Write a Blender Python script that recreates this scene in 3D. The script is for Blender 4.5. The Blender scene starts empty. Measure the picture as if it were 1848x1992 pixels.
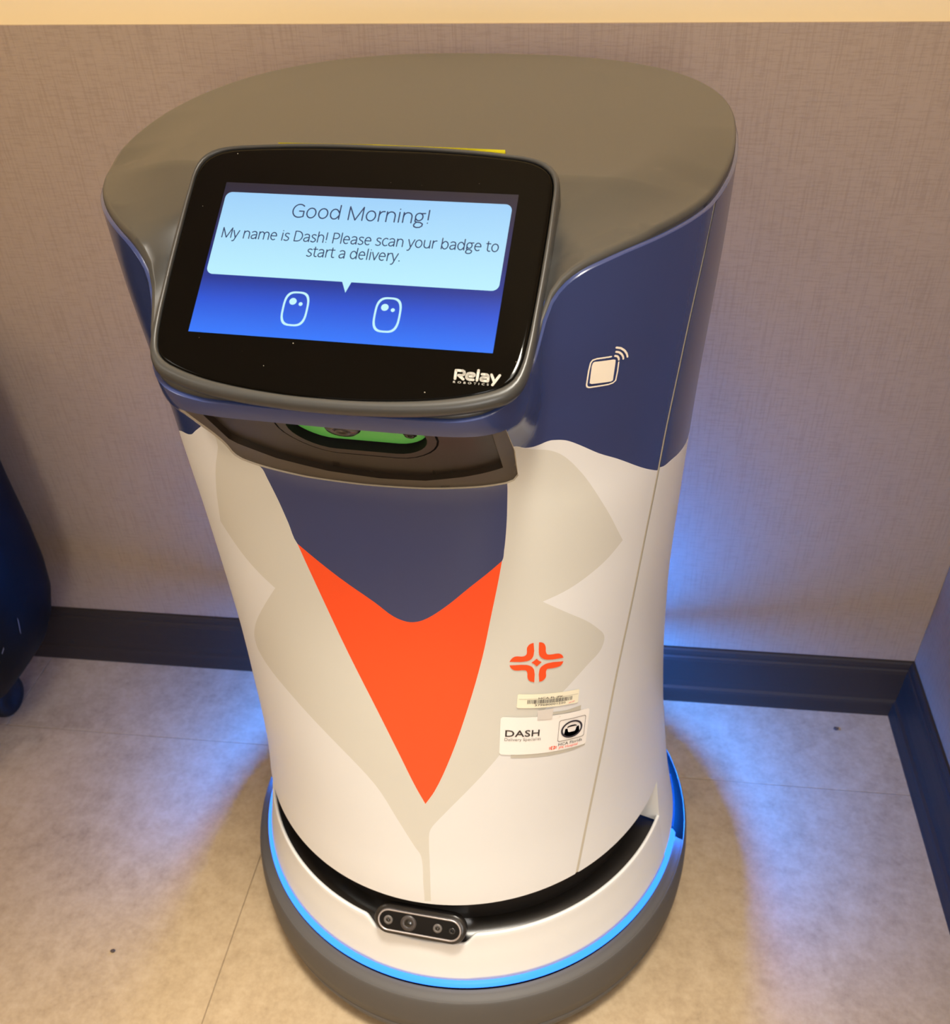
import bpy, bmesh, math, random
import numpy as np
from mathutils import Vector, Matrix, geometry

SC = bpy.context.scene
COL = SC.collection
PI = math.pi

# ------------------------------------------------------------------ camera, world, lights, exposure
W_PX, H_PX, F_PX = 1848, 1992, 1808.6
cam_d = bpy.data.cameras.new('camera')
cam_d.sensor_fit = 'HORIZONTAL'
cam_d.sensor_width = 36.0
cam_d.lens = F_PX / W_PX * 36.0
cam_d.shift_x = (W_PX / 2 - 955.7) / W_PX
cam_d.shift_y = (1086.6 - H_PX / 2) / W_PX
cam_d.clip_start = 0.02
cam_d.dof.use_dof = True
cam_d.dof.focus_distance = 0.66
cam_d.dof.aperture_fstop = 15.0
cam = bpy.data.objects.new('camera', cam_d)
COL.objects.link(cam)
_yaw, _pitch, _roll = -0.1318, 0.6788, -0.0275
_f = Vector((math.sin(_yaw) * math.cos(_pitch), math.cos(_yaw) * math.cos(_pitch), -math.sin(_pitch)))
_r = Vector((math.cos(_yaw), -math.sin(_yaw), 0))
_u = _r.cross(_f)
_r2 = math.cos(_roll) * _r + math.sin(_roll) * _u
_u2 = -math.sin(_roll) * _r + math.cos(_roll) * _u
cam.matrix_world = Matrix(((_r2.x, _u2.x, -_f.x, -0.4854), (_r2.y, _u2.y, -_f.y, -1.0288), (_r2.z, _u2.z, -_f.z, 1.0881), (0, 0, 0, 1)))
SC.camera = cam

wd = bpy.data.worlds.new('room_ambient'); SC.world = wd; wd.use_nodes = True
wd.node_tree.nodes['Background'].inputs[0].default_value = (1.0, 0.80, 0.60, 1)
wd.node_tree.nodes['Background'].inputs[1].default_value = 0.22

def area(name, loc, target, sx, sy, power, color):
    l = bpy.data.lights.new(name, 'AREA'); l.shape = 'RECTANGLE'; l.size = sx; l.size_y = sy
    l.energy = power; l.color = color
    o = bpy.data.objects.new(name, l); COL.objects.link(o); o.location = loc
    d = Vector(target) - Vector(loc)
    o.rotation_euler = d.to_track_quat('-Z', 'Y').to_euler()
    return o
WARM = (1.0, 0.96, 0.88)
area('ceiling_lamp', (-0.15, -1.20, 2.45), (-0.15, -1.20, 0), 0.6, 0.6, 20, WARM)
area('ceiling_lamp', (-2.60, -1.60, 2.45), (-2.60, -1.60, 0), 0.6, 0.6, 8, WARM)
area('hall_light', (-0.90, -3.30, 1.50), (-0.90, 0, 1.0), 2.2, 2.0, 10, (1.0, 1.0, 0.99))
area('hall_light', (-0.15, -3.30, 1.10), (-0.60, -0.30, 0.4), 0.5, 1.2, 25, (1.0, 1.0, 1.0))
_dl = bpy.data.lights.new('added_floor_spot', 'SPOT'); _dl.energy = 275; _dl.color = (1.0, 0.92, 0.78)  # added spot: brightens the front floor, fading towards the back wall
_dl.spot_size = math.radians(34); _dl.spot_blend = 1.0; _dl.shadow_soft_size = 0.15
_o = bpy.data.objects.new('added_floor_spot', _dl); COL.objects.link(_o); _o.location = (-0.42, -1.0, 2.5)
_o.rotation_euler = (Vector((-0.64, -0.86, 0)) - Vector(_o.location)).to_track_quat('-Z', 'Y').to_euler()

_ww = bpy.data.lights.new('added_wall_spot', 'SPOT'); _ww.energy = 80; _ww.color = (1.0, 0.85, 0.62)  # added spot: lifts the upper wall with warm light
_ww.spot_size = math.radians(104); _ww.spot_blend = 1.0; _ww.shadow_soft_size = 0.12
_o = bpy.data.objects.new('added_wall_spot', _ww); COL.objects.link(_o); _o.location = (-0.75, -1.2, 2.3)
_o.rotation_euler = (Vector((-0.75, 0, 2.0)) - Vector(_o.location)).to_track_quat('-Z', 'Y').to_euler()

vs = SC.view_settings
vs.view_transform = 'Standard'; vs.look = 'None'; vs.exposure = 0.18; vs.gamma = 1.0
vs.use_curve_mapping = False
SC.cycles.use_denoising = True
SC.cycles.max_bounces = 8

# ------------------------------------------------------------------ materials
def srgb(r, g, b):
    f = lambda c: (c / 255 / 12.92) if c / 255 <= 0.04045 else ((c / 255 + 0.055) / 1.055) ** 2.4
    return (f(r), f(g), f(b), 1)
def mat(name, col, rough=0.5, spec=0.5, metal=0.0, coat=0.0, emit=None, strength=0.0):
    m = bpy.data.materials.new(name); m.use_nodes = True
    b = m.node_tree.nodes['Principled BSDF']
    b.inputs['Base Color'].default_value = col
    b.inputs['Roughness'].default_value = rough
    b.inputs['Specular IOR Level'].default_value = spec
    b.inputs['Metallic'].default_value = metal
    b.inputs['Coat Weight'].default_value = coat
    b.inputs['Coat Roughness'].default_value = 0.08
    if emit:
        b.inputs['Emission Color'].default_value = emit
        b.inputs['Emission Strength'].default_value = strength
    return m
def nd(m, typ, **kw):
    n = m.node_tree.nodes.new(typ)
    for k, v in kw.items(): setattr(n, k, v)
    return n
def lk(m, a, b): m.node_tree.links.new(a, b)
def bsdf(m): return m.node_tree.nodes['Principled BSDF']
def ramp(m, fac, stops):
    r = nd(m, 'ShaderNodeValToRGB'); e = r.color_ramp.elements
    e[0].position, e[0].color = stops[0]; e[1].position, e[1].color = stops[-1]
    for p, c in stops[1:-1]:
        x = e.new(p); x.color = c
    lk(m, fac, r.inputs[0]); return r
def objmap(m, scale, rot=(0, 0, 0)):
    tc = nd(m, 'ShaderNodeTexCoord'); mp = nd(m, 'ShaderNodeMapping')
    mp.inputs['Scale'].default_value = scale; mp.inputs['Rotation'].default_value = rot
    lk(m, tc.outputs['Object'], mp.inputs[0]); return mp.outputs[0]
def noise(m, vec, scale, detail=4, rough=0.55):
    n = nd(m, 'ShaderNodeTexNoise'); n.inputs['Scale'].default_value = scale
    n.inputs['Detail'].default_value = detail; n.inputs['Roughness'].default_value = rough
    lk(m, vec, n.inputs['Vector']); return n.outputs['Fac']
def mth(m, op, a, b=None, clamp=False):
    n = nd(m, 'ShaderNodeMath', operation=op, use_clamp=clamp)
    for i, v in enumerate((a, b)):
        if v is None: continue
        if isinstance(v, (int, float)): n.inputs[i].default_value = v
        else: lk(m, v, n.inputs[i])
    return n.outputs[0]
def bump(m, h, strength, dist):
    b = nd(m, 'ShaderNodeBump'); b.inputs['Strength'].default_value = strength; b.inputs['Distance'].default_value = dist
    lk(m, h, b.inputs['Height']); lk(m, b.outputs[0], bsdf(m).inputs['Normal'])

def linen(name, base, dark, axis):
    """woven linen wall covering: long thin warp and weft slubs"""
    m = mat(name, base, 0.62, 0.3)
    if axis == 'x': a, b = (330, 330, 16), (40, 40, 480)
    else: a, b = (220, 220, 9), (26, 26, 330)
    v1 = noise(m, objmap(m, a), 1.0, 3, 0.7); v2 = noise(m, objmap(m, b), 1.0, 3, 0.7)
    v3 = noise(m, objmap(m, (60, 60, 60)), 1.0, 3)
    t1 = ramp(m, v1, [(0.36, (0, 0, 0, 1)), (0.52, (1, 1, 1, 1))]).outputs[0]
    t2 = ramp(m, v2, [(0.36, (0, 0, 0, 1)), (0.52, (1, 1, 1, 1))]).outputs[0]
    h = mth(m, 'ADD', mth(m, 'MULTIPLY', t1, 0.5), mth(m, 'MULTIPLY', t2, 0.5))
    h = mth(m, 'MULTIPLY', h, mth(m, 'ADD', mth(m, 'MULTIPLY', v3, 0.3), 0.8))
    c = ramp(m, h, [(0.35, dark), (0.95, base)])
    lk(m, c.outputs[0], bsdf(m).inputs['Base Color'])
    bump(m, h, 0.22, 0.0006)
    return m
def floor_vinyl(name):
    m = mat(name, srgb(200, 190, 175), 0.42, 0.4)
    tc = nd(m, 'ShaderNodeNewGeometry').outputs['Position']
    n1 = noise(m, tc, 9, 6, 0.62); n2 = noise(m, tc, 42, 5, 0.65); n3 = noise(m, tc, 150, 3, 0.6)
    v = mth(m, 'ADD', mth(m, 'ADD', mth(m, 'MULTIPLY', n1, 0.34), mth(m, 'MULTIPLY', n2, 0.42)), mth(m, 'MULTIPLY', n3, 0.24))
    c = ramp(m, v, [(0.30, srgb(138, 118, 93)), (0.42, srgb(166, 145, 116)), (0.52, srgb(178, 157, 127)), (0.66, srgb(189, 169, 140))])
    lk(m, c.outputs[0], bsdf(m).inputs['Base Color'])
    bump(m, v, 0.10, 0.001)
    return m
def painted(name, col, rough=0.6):
    m = mat(name, col, rough, 0.3)
    n = noise(m, objmap(m, (1, 1, 1)), 260, 3)
    bump(m, n, 0.05, 0.0006)
    return m
def satin(name, col, rough, spec=0.5, coat=0.0):
    """moulded plastic or vinyl wrap with a whisper of surface grain"""
    m = mat(name, col, rough, spec, coat=coat)
    n = noise(m, objmap(m, (1, 1, 1)), 900, 2)
    bump(m, n, 0.02, 0.0002)
    return m

M = dict(
    wall=painted('beige wall paint', srgb(224, 202, 160)),
    linen=linen('linen wall covering', srgb(156, 136, 114), srgb(145, 125, 104), 'x'),
    base=satin('dark brown vinyl base', srgb(48, 40, 34), 0.5, 0.25),
    floor=floor_vinyl('mottled vinyl tile'),
    sub=mat('tile joint', srgb(140, 122, 98), 0.8),
    ceil=painted('ceiling paint', srgb(235, 228, 215)),
    white=satin('white wrap', srgb(232, 233, 234), 0.38, 0.45),
    shellwhite=satin('white moulded shell', srgb(226, 226, 225), 0.34, 0.5),
    navy=satin('navy wrap', srgb(50, 63, 110), 0.22, 0.5, 0.2),
    grey=satin('pale grey wrap', srgb(215, 214, 206), 0.38, 0.45),
    orange=satin('orange wrap', srgb(255, 84, 34), 0.42, 0.4),
    cap=satin('warm grey moulded plastic', srgb(60, 60, 59), 0.34, 0.5),
    bumper=satin('grey rubber bumper', srgb(80, 77, 75), 0.55, 0.35),
    black=satin('black plastic', srgb(24, 21, 19), 0.35, 0.5),
    camface=mat('black camera face', srgb(7, 6, 6), 0.25, 0.3),
    matte=mat('matte black', srgb(10, 9, 9), 0.7, 0.3),
    slot=satin('smoked black sensor window', srgb(38, 35, 33), 0.28, 0.5),
    frame=satin('dark brown grey frame', srgb(74, 65, 55), 0.45, 0.35),
    panel=satin('dark smoked panel', srgb(45, 37, 29), 0.4, 0.35),
    strip=mat('putty seam gap and painted highlight', srgb(206, 197, 178), 0.6),
    glass=None,
    green=satin('green sensor board', srgb(96, 190, 92), 0.5),
    lens=mat('lens glass', srgb(34, 32, 30), 0.12, 0.6),
    lensring=mat('grey lens ring', srgb(96, 90, 86), 0.4, 0.5),
    rim=mat('satin silver rim', srgb(176, 168, 166), 0.32, 0.5, 0.7),
    cream=mat('cream printed vinyl', srgb(252, 243, 226), 0.45),
    label=mat('cream paper label', srgb(255, 250, 226), 0.5),
    badge=mat('white badge print', srgb(255, 252, 248), 0.42),
    shadow=mat('grey printed drop shadow', srgb(200, 196, 184), 0.45),
    clip=mat('pale grey clip print', srgb(226, 220, 214), 0.45),
    ink=mat('dark ink', srgb(52, 46, 46), 0.5),
    inkgrey=mat('grey ink', srgb(140, 132, 126), 0.5),
    pink=mat('pink ink', srgb(250, 170, 165), 0.5),
    yellow=mat('yellow tape', srgb(250, 236, 40), 0.4),
    cartnavy=None, rubber=satin('dark wheel rubber', srgb(24, 23, 23), 0.55, 0.25),
    ring=mat('blue light diffuser', (0.0, 0.05, 0.2, 1), 0.4, 0.4, emit=(0.030, 0.20, 1.0, 1), strength=2.1),
    led=mat('blue light strip', (0, 0, 0, 1), 0.5, 0.0, emit=(0.0, 0.175, 1.0, 1), strength=730.0),
)
def emission(name, col, strength=0.883):
    m = mat(name, (0, 0, 0, 1), 0.08, 0.5, emit=col, strength=strength); return m
def emission_grad(name, stops, y0, y1):
    m = mat(name, (0, 0, 0, 1), 0.08, 0.5)
    tc = nd(m, 'ShaderNodeTexCoord'); sp = nd(m, 'ShaderNodeSeparateXYZ'); lk(m, tc.outputs['Object'], sp.inputs[0])
    t = mth(m, 'DIVIDE', mth(m, 'SUBTRACT', sp.outputs[1], y0), y1 - y0, clamp=True)
    r = ramp(m, t, stops); lk(m, r.outputs[0], bsdf(m).inputs['Emission Color']); bsdf(m).inputs['Emission Strength'].default_value = 0.883
    return m
M['screen_bg'] = emission_grad('lit screen blue', [(0.0, srgb(46, 122, 255)), (0.22, srgb(32, 84, 215)), (0.36, srgb(20, 52, 150)), (0.55, srgb(20, 38, 110)), (0.85, srgb(28, 30, 66)), (1.0, srgb(27, 28, 48))], -0.0505, 0.0505)
M['bubble'] = emission_grad('lit speech bubble', [(0.0, srgb(186, 240, 254)), (0.5, srgb(172, 224, 253)), (1.0, srgb(156, 208, 250))], -0.0125, 0.0437)
M['eye'] = emission('lit eye outline', srgb(196, 244, 252))
M['screen_ink'] = emission('lit dark text', srgb(44, 62, 100))
M['logo_grey'] = mat('pale grey printed logo', srgb(176, 172, 163), 0.5, 0.2)

def dusty_glass():
    m = mat('black glass with dust specks', srgb(5, 4, 3), 0.05, 0.12)
    v = objmap(m, (1, 1, 1)); vo = nd(m, 'ShaderNodeTexVoronoi'); vo.inputs['Scale'].default_value = 210; lk(m, v, vo.inputs['Vector'])
    sp = nd(m, 'ShaderNodeSeparateXYZ'); lk(m, vo.outputs['Color'], sp.inputs[0])
    big = mth(m, 'MULTIPLY', sp.outputs[1], 0.075); dot = mth(m, 'LESS_THAN', vo.outputs['Distance'], big)
    few = mth(m, 'GREATER_THAN', sp.outputs[0], 0.80); k = mth(m, 'MULTIPLY', dot, few)
    c = ramp(m, k, [(0.0, srgb(5, 4, 3)), (1.0, srgb(150, 142, 128))]); lk(m, c.outputs[0], bsdf(m).inputs['Base Color'])
    return m
M['glass'] = dusty_glass()
def cart_plastic():
    m = satin('navy moulded bin plastic', srgb(4, 5, 8), 0.6, 0.12)
    v = noise(m, objmap(m, (1, 1, 1)), 14, 4)
    c = ramp(m, v, [(0.3, srgb(4, 6, 12)), (0.75, srgb(7, 10, 19))]); lk(m, c.outputs[0], bsdf(m).inputs['Base Color'])
    return m
M['cartnavy'] = cart_plastic()

# ------------------------------------------------------------------ object helpers
def props(o, label=None, cat=None, kind=None, group=None):
    if label: o['label'] = label
    if cat: o['category'] = cat
    if kind: o['kind'] = kind
    if group: o['group'] = group
    return o
def empty(name, loc=(0, 0, 0), rz=0.0, **kw):
    o = bpy.data.objects.new(name, None); COL.objects.link(o); o.location = loc; o.rotation_euler = (0, 0, rz)
    o.empty_display_size = 0.05
    return props(o, **kw)
def mesh(name, verts, faces, mats, parent=None, smooth=True, midx=None, normals=None, matrix=None, **kw):
    me = bpy.data.meshes.new(name)
    me.from_pydata([tuple(v) for v in verts], [], [tuple(f) for f in faces]); me.validate()
    if not isinstance(mats, (list, tuple)): mats = [mats]
    for m in mats: me.materials.append(m)
    if midx is not None: me.polygons.foreach_set('material_index', midx)
    me.polygons.foreach_set('use_smooth', [smooth] * len(me.polygons))
    if normals is not None: me.normals_split_custom_set_from_vertices([tuple(n) for n in normals])
    me.update()
    o = bpy.data.objects.new(name, me); COL.objects.link(o)
    if parent: o.parent = parent
    if matrix is not None: o.matrix_local = matrix
    return props(o, **kw)
class MB:
    """collects shapes into one mesh"""
    def __init__(s): s.v = []; s.f = []
    def add(s, v, f):
        n = len(s.v); s.v += [tuple(p) for p in v]; s.f += [tuple(i + n for i in q) for q in f]
    def build(s, name, m, parent=None, **kw): return mesh(name, s.v, s.f, m, parent, **kw)
def loft(rings, closed=True, cap0=False, cap1=False):
    n = len(rings[0]); v = [p for r in rings for p in r]; f = []
    for i in range(len(rings) - 1):
        for j in range(n if closed else n - 1):
            k = (j + 1) % n
            f.append((i * n + j, i * n + k, (i + 1) * n + k, (i + 1) * n + j))
    if cap0: f.append(tuple(reversed(range(n))))
    if cap1: f.append(tuple(range((len(rings) - 1) * n, len(rings) * n)))
    return v, f
def bev_box(name, x0, x1, y0, y1, z0, z1, m, parent=None, bev=0.0, seg=2, **kw):
    bm = bmesh.new(); bmesh.ops.create_cube(bm, size=1)
    for v in bm.verts:
        v.co = Vector(((x0 + x1) / 2 + v.co.x * (x1 - x0), (y0 + y1) / 2 + v.co.y * (y1 - y0), (z0 + z1) / 2 + v.co.z * (z1 - z0)))
    if bev: bmesh.ops.bevel(bm, geom=list(bm.edges), offset=bev, segments=seg, affect='EDGES', profile=0.5)
    me = bpy.data.meshes.new(name); bm.to_mesh(me); bm.free(); me.materials.append(m)
    o = bpy.data.objects.new(name, me); COL.objects.link(o)
    if parent: o.parent = parent
    return props(o, **kw)
def stroke(pts, w, n=10):
    """flat round-capped line through 2-D points -> (verts2d, faces)"""
    V, Fc = [], []
    def disc(p):
        b = len(V); V.extend((p[0] + w / 2 * math.cos(2 * PI * i / n), p[1] + w / 2 * math.sin(2 * PI * i / n)) for i in range(n)); Fc.append(tuple(range(b, b + n)))
    for p in pts: disc(p)
    for p, q in zip(pts[:-1], pts[1:]):
        dx, dy = q[0] - p[0], q[1] - p[1]; l = math.hypot(dx, dy) or 1; nx, ny = -dy / l * w / 2, dx / l * w / 2
        k = max(1, int(l / 0.004)); b = len(V)
        for i in range(k + 1):
            t = i / k; x, y = p[0] + dx * t, p[1] + dy * t
            V += [(x - nx, y - ny), (x + nx, y + ny)]
        for i in range(k): Fc.append((b + 2 * i, b + 2 * i + 2, b + 2 * i + 3, b + 2 * i + 1))
    return V, Fc
def text2d(s, thin=0.0, spacing=1.0, shear=0.0, res=3):
    """outline a word with the built-in font -> (verts2d, faces), baseline at 0"""
    cu = bpy.data.curves.new('lettering', 'FONT'); cu.body = s; cu.size = 1.0; cu.offset = thin; cu.space_character = spacing
    cu.shear = shear; cu.resolution_u = res; cu.fill_mode = 'BOTH'
    o = bpy.data.objects.new('lettering', cu); COL.objects.link(o)
    dg = bpy.context.evaluated_depsgraph_get(); dg.update()
    me = bpy.data.meshes.new_from_object(o.evaluated_get(dg))
    V = [(v.co.x, v.co.y) for v in me.vertices]; Fc = [tuple(p.vertices) for p in me.polygons]
    bpy.data.objects.remove(o); bpy.data.curves.remove(cu); bpy.data.meshes.remove(me)
    return V, Fc
def fit(VF, x0, x1, y0, y1=None, cap=None, base=0.0):
    """stretch lettering so that it spans x0..x1; height by cap height (built-in font caps ~0.7) or box"""
    V, Fc = VF; xs = [p[0] for p in V]; ys = [p[1] for p in V]; a, b = min(xs), max(xs)
    sx = (x1 - x0) / (b - a)
    if cap is None:
        c, d = min(ys), max(ys); sy = (y1 - y0) / (d - c); off = y0 - c * sy
    else:
        sy = cap / CAPH; off = y0
    return [(x0 + (x - a) * sx, off + y * sy) for x, y in V], Fc
CAPH = max(p[1] for p in text2d('H')[0])

# ------------------------------------------------------------------ the room
def structure(o): o['kind'] = 'structure'; return o
XL, YF, ZC = -3.2, -3.4, 2.6
RAIL = 0.9245
fl = structure(bev_box('floor', XL - 0.05, 0.05, YF, 0.05, -0.05, -0.0015, M['sub']))
# vinyl tiles, half-bond: joints at x=-0.899 in the front rows, x=-1.364 in the row along the wall
tile_meshes = {}
def tile(x0, x1, y0, y1):
    g = 0.0004; key = (round(x1 - x0, 4), round(y1 - y0, 4))
    if key not in tile_meshes:
        o = bev_box('tile', g, key[0] - g, g, key[1] - g, -0.0015, 0.0, M['floor'], fl, bev=0.0005, seg=1)
        tile_meshes[key] = o.data
    else:
        o = bpy.data.objects.new('tile', tile_meshes[key]); COL.objects.link(o); o.parent = fl
    o.location = (x0, y0, 0)
def clampr(a, b, lo, hi): return max(a, lo), min(b, hi)
yrows = [(-0.1647, 0.0)] + [(-0.1647 - 0.93 * (i + 1), -0.1647 - 0.93 * i) for i in range(4)]
for i, (ya, yb) in enumerate(yrows):
    ya, yb = clampr(ya, yb, YF, 0.0)
    if yb - ya < 0.01: continue
    off = -1.364 if i % 2 == 0 else -0.899
    k = -4
    while True:
        xa = off + 0.93 * k; xb = xa + 0.93; k += 1
        if xa > 0: break
        xa, xb = clampr(xa, xb, XL, 0.0)
        if xb - xa > 0.01: tile(xa, xb, ya, yb)
def wall(name, x0, x1, y0, y1):
    return structure(bev_box(name, x0, x1, y0, y1, -0.05, ZC, M['wall']))
wb = wall('wall_back', XL - 0.1, 0.1, 0.0022, 0.1)
bev_box('wainscot_covering', XL, 0.0, 0.0, 0.0022, 0.0, RAIL, M['linen'], wb, bev=0.0004, seg=1)
wr = wall('wall_right', 0.0022, 0.1, YF, 0.1)
bev_box('wainscot_covering', 0.0, 0.0022, YF, 0.0, 0.0, RAIL, M['linen'], wr, bev=0.0004, seg=1)
wall('wall_left', XL - 0.1, XL, YF, 0.1)
wall('wall_front', XL - 0.1, 0.1, YF - 0.1, YF)
structure(bev_box('ceiling', XL - 0.1, 0.1, YF - 0.1, 0.1, ZC, ZC + 0.05, M['ceil']))
# moulded vinyl base: profile (distance from wall, height)
BP = [(0.0, 0.1016), (0.0035, 0.1014), (0.0055, 0.0985), (0.0065, 0.093), (0.0062, 0.0885), (0.0080, 0.0860), (0.0090, 0.0800), (0.0088, 0.060), (0.0095, 0.040), (0.0110, 0.029),
      (0.0150, 0.0265), (0.0160, 0.022), (0.0165, 0.008), (0.0175, 0.0), (0.0, 0.0)]
v, f = loft([[(XL, -d, z) for d, z in BP], [(-d, -d, z) for d, z in BP]], True, True, True)
structure(mesh('baseboard_back', v, f, M['base'], smooth=False))
v, f = loft([[(-d, -d, z) for d, z in BP], [(-d, YF, z) for d, z in BP]], True, True, True)
structure(mesh('baseboard_right', v, f, M['base'], smooth=False))

# ------------------------------------------------------------------ robot shell, in the robot's own frame (X right, F forward = -Y, Z up)
# --- robot shell: cross-section half-width, half-depth and squareness by height
PROF = [(0.10,.2555,.2555,2.0),(0.13,.2495,.2495,2.0),(0.16,.2435,.2445,2.0),(0.21,.2342,.2385,2.0),(0.26,.2270,.2400,2.0),(0.34,.2170,.2370,2.05),(0.43,.2100,.2350,2.15),
        (0.54,.2062,.2340,2.24),(0.65,.2078,.2310,2.38),(0.73,.2098,.2300,2.50),(0.80,.2130,.2360,2.52),(0.85,.2152,.2420,2.5),(0.90,.2164,.2440,2.5),(0.95,.2170,.2450,2.5)]
GB = [(.60,0),(.70,0.0),(.735,.015),(.748,.05),(.757,.13),(.811,.90),(.8155,.965),(.821,.992),(.826,1.0),(1.0,1.0)]
def _mono(tab):
    xs=[t[0] for t in tab]; n=len(xs); out=[]
    for k in range(1,len(tab[0])):
        ys=[t[k] for t in tab]
        d=[(ys[i+1]-ys[i])/(xs[i+1]-xs[i]) for i in range(n-1)]
        m=[d[0]]+[0 if d[i-1]*d[i]<=0 else 2*d[i-1]*d[i]/(d[i-1]+d[i]) for i in range(1,n-1)]+[d[-1]]
        out.append((ys,m))
    def f(x):
        x=min(max(x,xs[0]),xs[-1]); i=0
        while i<n-2 and x>xs[i+1]: i+=1
        h=xs[i+1]-xs[i]; t=(x-xs[i])/h; r=[]
        for ys,m in out:
            r.append((1+2*t)*(1-t)**2*ys[i]+t*(1-t)**2*h*m[i]+t*t*(3-2*t)*ys[i+1]+t*t*(t-1)*h*m[i+1])
        return r
    return f
_prof=_mono(PROF); _gb=_mono(GB)
def R(th,z):
    a,b,n=_prof(z); s=abs(math.sin(th)); c=abs(math.cos(th))
    e=((s/a)**n+(c/b)**n)**(-1/n)
    if math.cos(th)<0: e*=1-.045*math.cos(th)**2
    if math.cos(th)>.5 and z>.66:
        a8,b8,n8=_prof(.80); e8=((s/a8)**n8+(c/b8)**n8)**(-1/n8)
        w=.1155 if math.sin(th)>0 else .1215
        rb=((s/w)**8+(c/.2740)**8)**(-.125); d=rb-e8
        e+=.5*(d+math.sqrt(d*d+.008**2))*_gb(z)[0]
    return e
SC_X, SC_F, SC_Z = 0.001, 0.21, 0.886; TILT = 0.9479

# printed artwork and hardware outlines on the shell: (degrees from the front, height in metres)
ORANGE=[(-14.37,0.6863),(-13.11,0.6669),(-8.92,0.6066),(-3.53,0.5349),(0.2,0.4804),(2.95,0.4387),(4.72,0.416),(6.93,0.4345),(11.0,0.4825),(14.88,0.5398),(18.0,0.5935),(20.0,0.6382),(21.16,0.6648),(21.92,0.6848),(19.36,0.6745),(16.42,0.6632),(11.19,0.642),(7.6,0.6308),(5.81,0.6283),(4.5,0.6284),(2.35,0.6319),(-0.96,0.6435),(-7.19,0.6626)]
COLLAR=[(-18.65,0.7538),(-17.84,0.748),(-17.63,0.7398),(-16.41,0.7207),(-15.41,0.7035),(-14.37,0.6863),(-7.19,0.6626),(-0.96,0.6435),(2.35,0.6319),(4.5,0.6284),(5.81,0.6283),(7.6,0.6308),(11.19,0.642),(16.42,0.6632),(19.36,0.6745),(21.92,0.6848),(22.3,0.6942),(22.56,0.7049),(22.83,0.7251),(22.86,0.7465),(22.78,0.7512)]
LAPEL=[(-19.91,0.7826),(-28.75,0.7422),(-32.28,0.7069),(-33.44,0.6903),(-34.72,0.6727),(-32.02,0.6626),(-29.16,0.6524),(-25.51,0.6422),(-21.79,0.6337),(-24.51,0.6176),(-26.12,0.6079),(-28.92,0.5911),(-31.07,0.5776),(-32.9,0.5644),(-34.2,0.5523),(-34.5,0.5443),(-34.34,0.5377),(-33.11,0.5314),(-31.45,0.5263),(-24.46,0.5097),(-13.39,0.4706),(-6.13,0.4321),(-1.9,0.3879),(1.49,0.3501),(2.4,0.3412),(2.66,0.3317),(2.45,0.296),(2.38,0.2709),(2.32,0.2671),(3.84,0.2684),(4.37,0.329),(4.75,0.3679),(4.98,0.3756),(5.53,0.3826),(7.26,0.3951),(19.75,0.4716),(20.63,0.4776),(27.16,0.5094),(34.96,0.5362),(39.99,0.5523),(43.03,0.5597),(43.78,0.5646),(44.06,0.572),(43.55,0.5787),(42.42,0.5855),(39.06,0.6025),(34.51,0.6203),(29.2,0.64),(34.21,0.6449),(38.15,0.6508),(42.36,0.6586),(46.11,0.6689),(44.22,0.6828),(42.25,0.6981),(39.74,0.7164),(36.21,0.7412),(34.3,0.7526),(33.09,0.7591),(31.94,0.7645),(30.85,0.7685),(29.28,0.7724),(27.15,0.776),(24.78,0.7831),(22.75,0.7915)]
NAVYR=[(22.61,0.7923),(24.76,0.7839),(25.93,0.7809),(26.8,0.7796),(27.76,0.7793),(28.65,0.7799),(29.4,0.7802),(30.15,0.7797),(31.17,0.7787),(32.21,0.7769),(34.15,0.7716),(38.08,0.7594),(42.15,0.7485),(48.43,0.7298),(52.11,0.7199),(55.07,0.7133),(56.75,0.7125),(60.87,0.7092),(66.13,0.7034)]
NAVYL=[(-17.3,0.805),(-30.73,0.7639),(-33.41,0.7557),(-35.94,0.748)]
SEAMR=[(39.53,0.2587),(43.87,0.3599),(48.51,0.4865),(52.57,0.584),(54.02,0.6653),(54.68,0.7137),(57.03,0.825),(59.85,0.8819)]
CROSS=[[(28.65,0.5995),(29.08,0.599),(29.67,0.5967),(30.01,0.5927),(30.09,0.5871),(30.4,0.5841),(30.93,0.5829),(32.78,0.5808),(33.5,0.578),(33.91,0.5742),(30.36,0.5784),(29.46,0.5811),(28.78,0.5856),(28.66,0.5893)],[(27.59,0.6006),(26.82,0.5998),(26.34,0.597),(26.3,0.5909),(26.0,0.589),(25.51,0.5886),(24.19,0.5901),(23.51,0.589),(22.98,0.5857),(26.28,0.5827),(27.13,0.5836),(27.62,0.5873)],[(22.97,0.5818),(23.28,0.5784),(24.04,0.5752),(26.01,0.5731),(26.37,0.5708),(26.48,0.5638),(26.89,0.56),(27.85,0.5572),(27.77,0.5709),(27.29,0.5752),(26.29,0.5785)],[(28.85,0.5562),(29.28,0.5559),(30.02,0.5576),(30.26,0.5596),(30.25,0.5662),(30.5,0.568),(32.43,0.5662),(33.38,0.5665),(33.95,0.57),(30.38,0.5742),(29.2,0.5723),(28.84,0.5693)],[(28.24,0.5827),(28.8,0.5793),(29.3,0.5775),(28.74,0.5758),(28.28,0.5741),(27.72,0.5777),(27.2,0.5798),(27.78,0.5812)]]
STICKER=[(24.51,0.5484),(38.19,0.5286),(38.04,0.5126),(24.29,0.5324)]
BADGE=[(21.1,0.5257),(41.4,0.4974),(40.84,0.453),(20.63,0.4794)]
BSHADOW=[(23.11,0.4816),(23.02,0.4717),(27.06,0.4663),(31.34,0.4604),(37.67,0.4532),(40.66,0.4512),(40.89,0.4567)]
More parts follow.
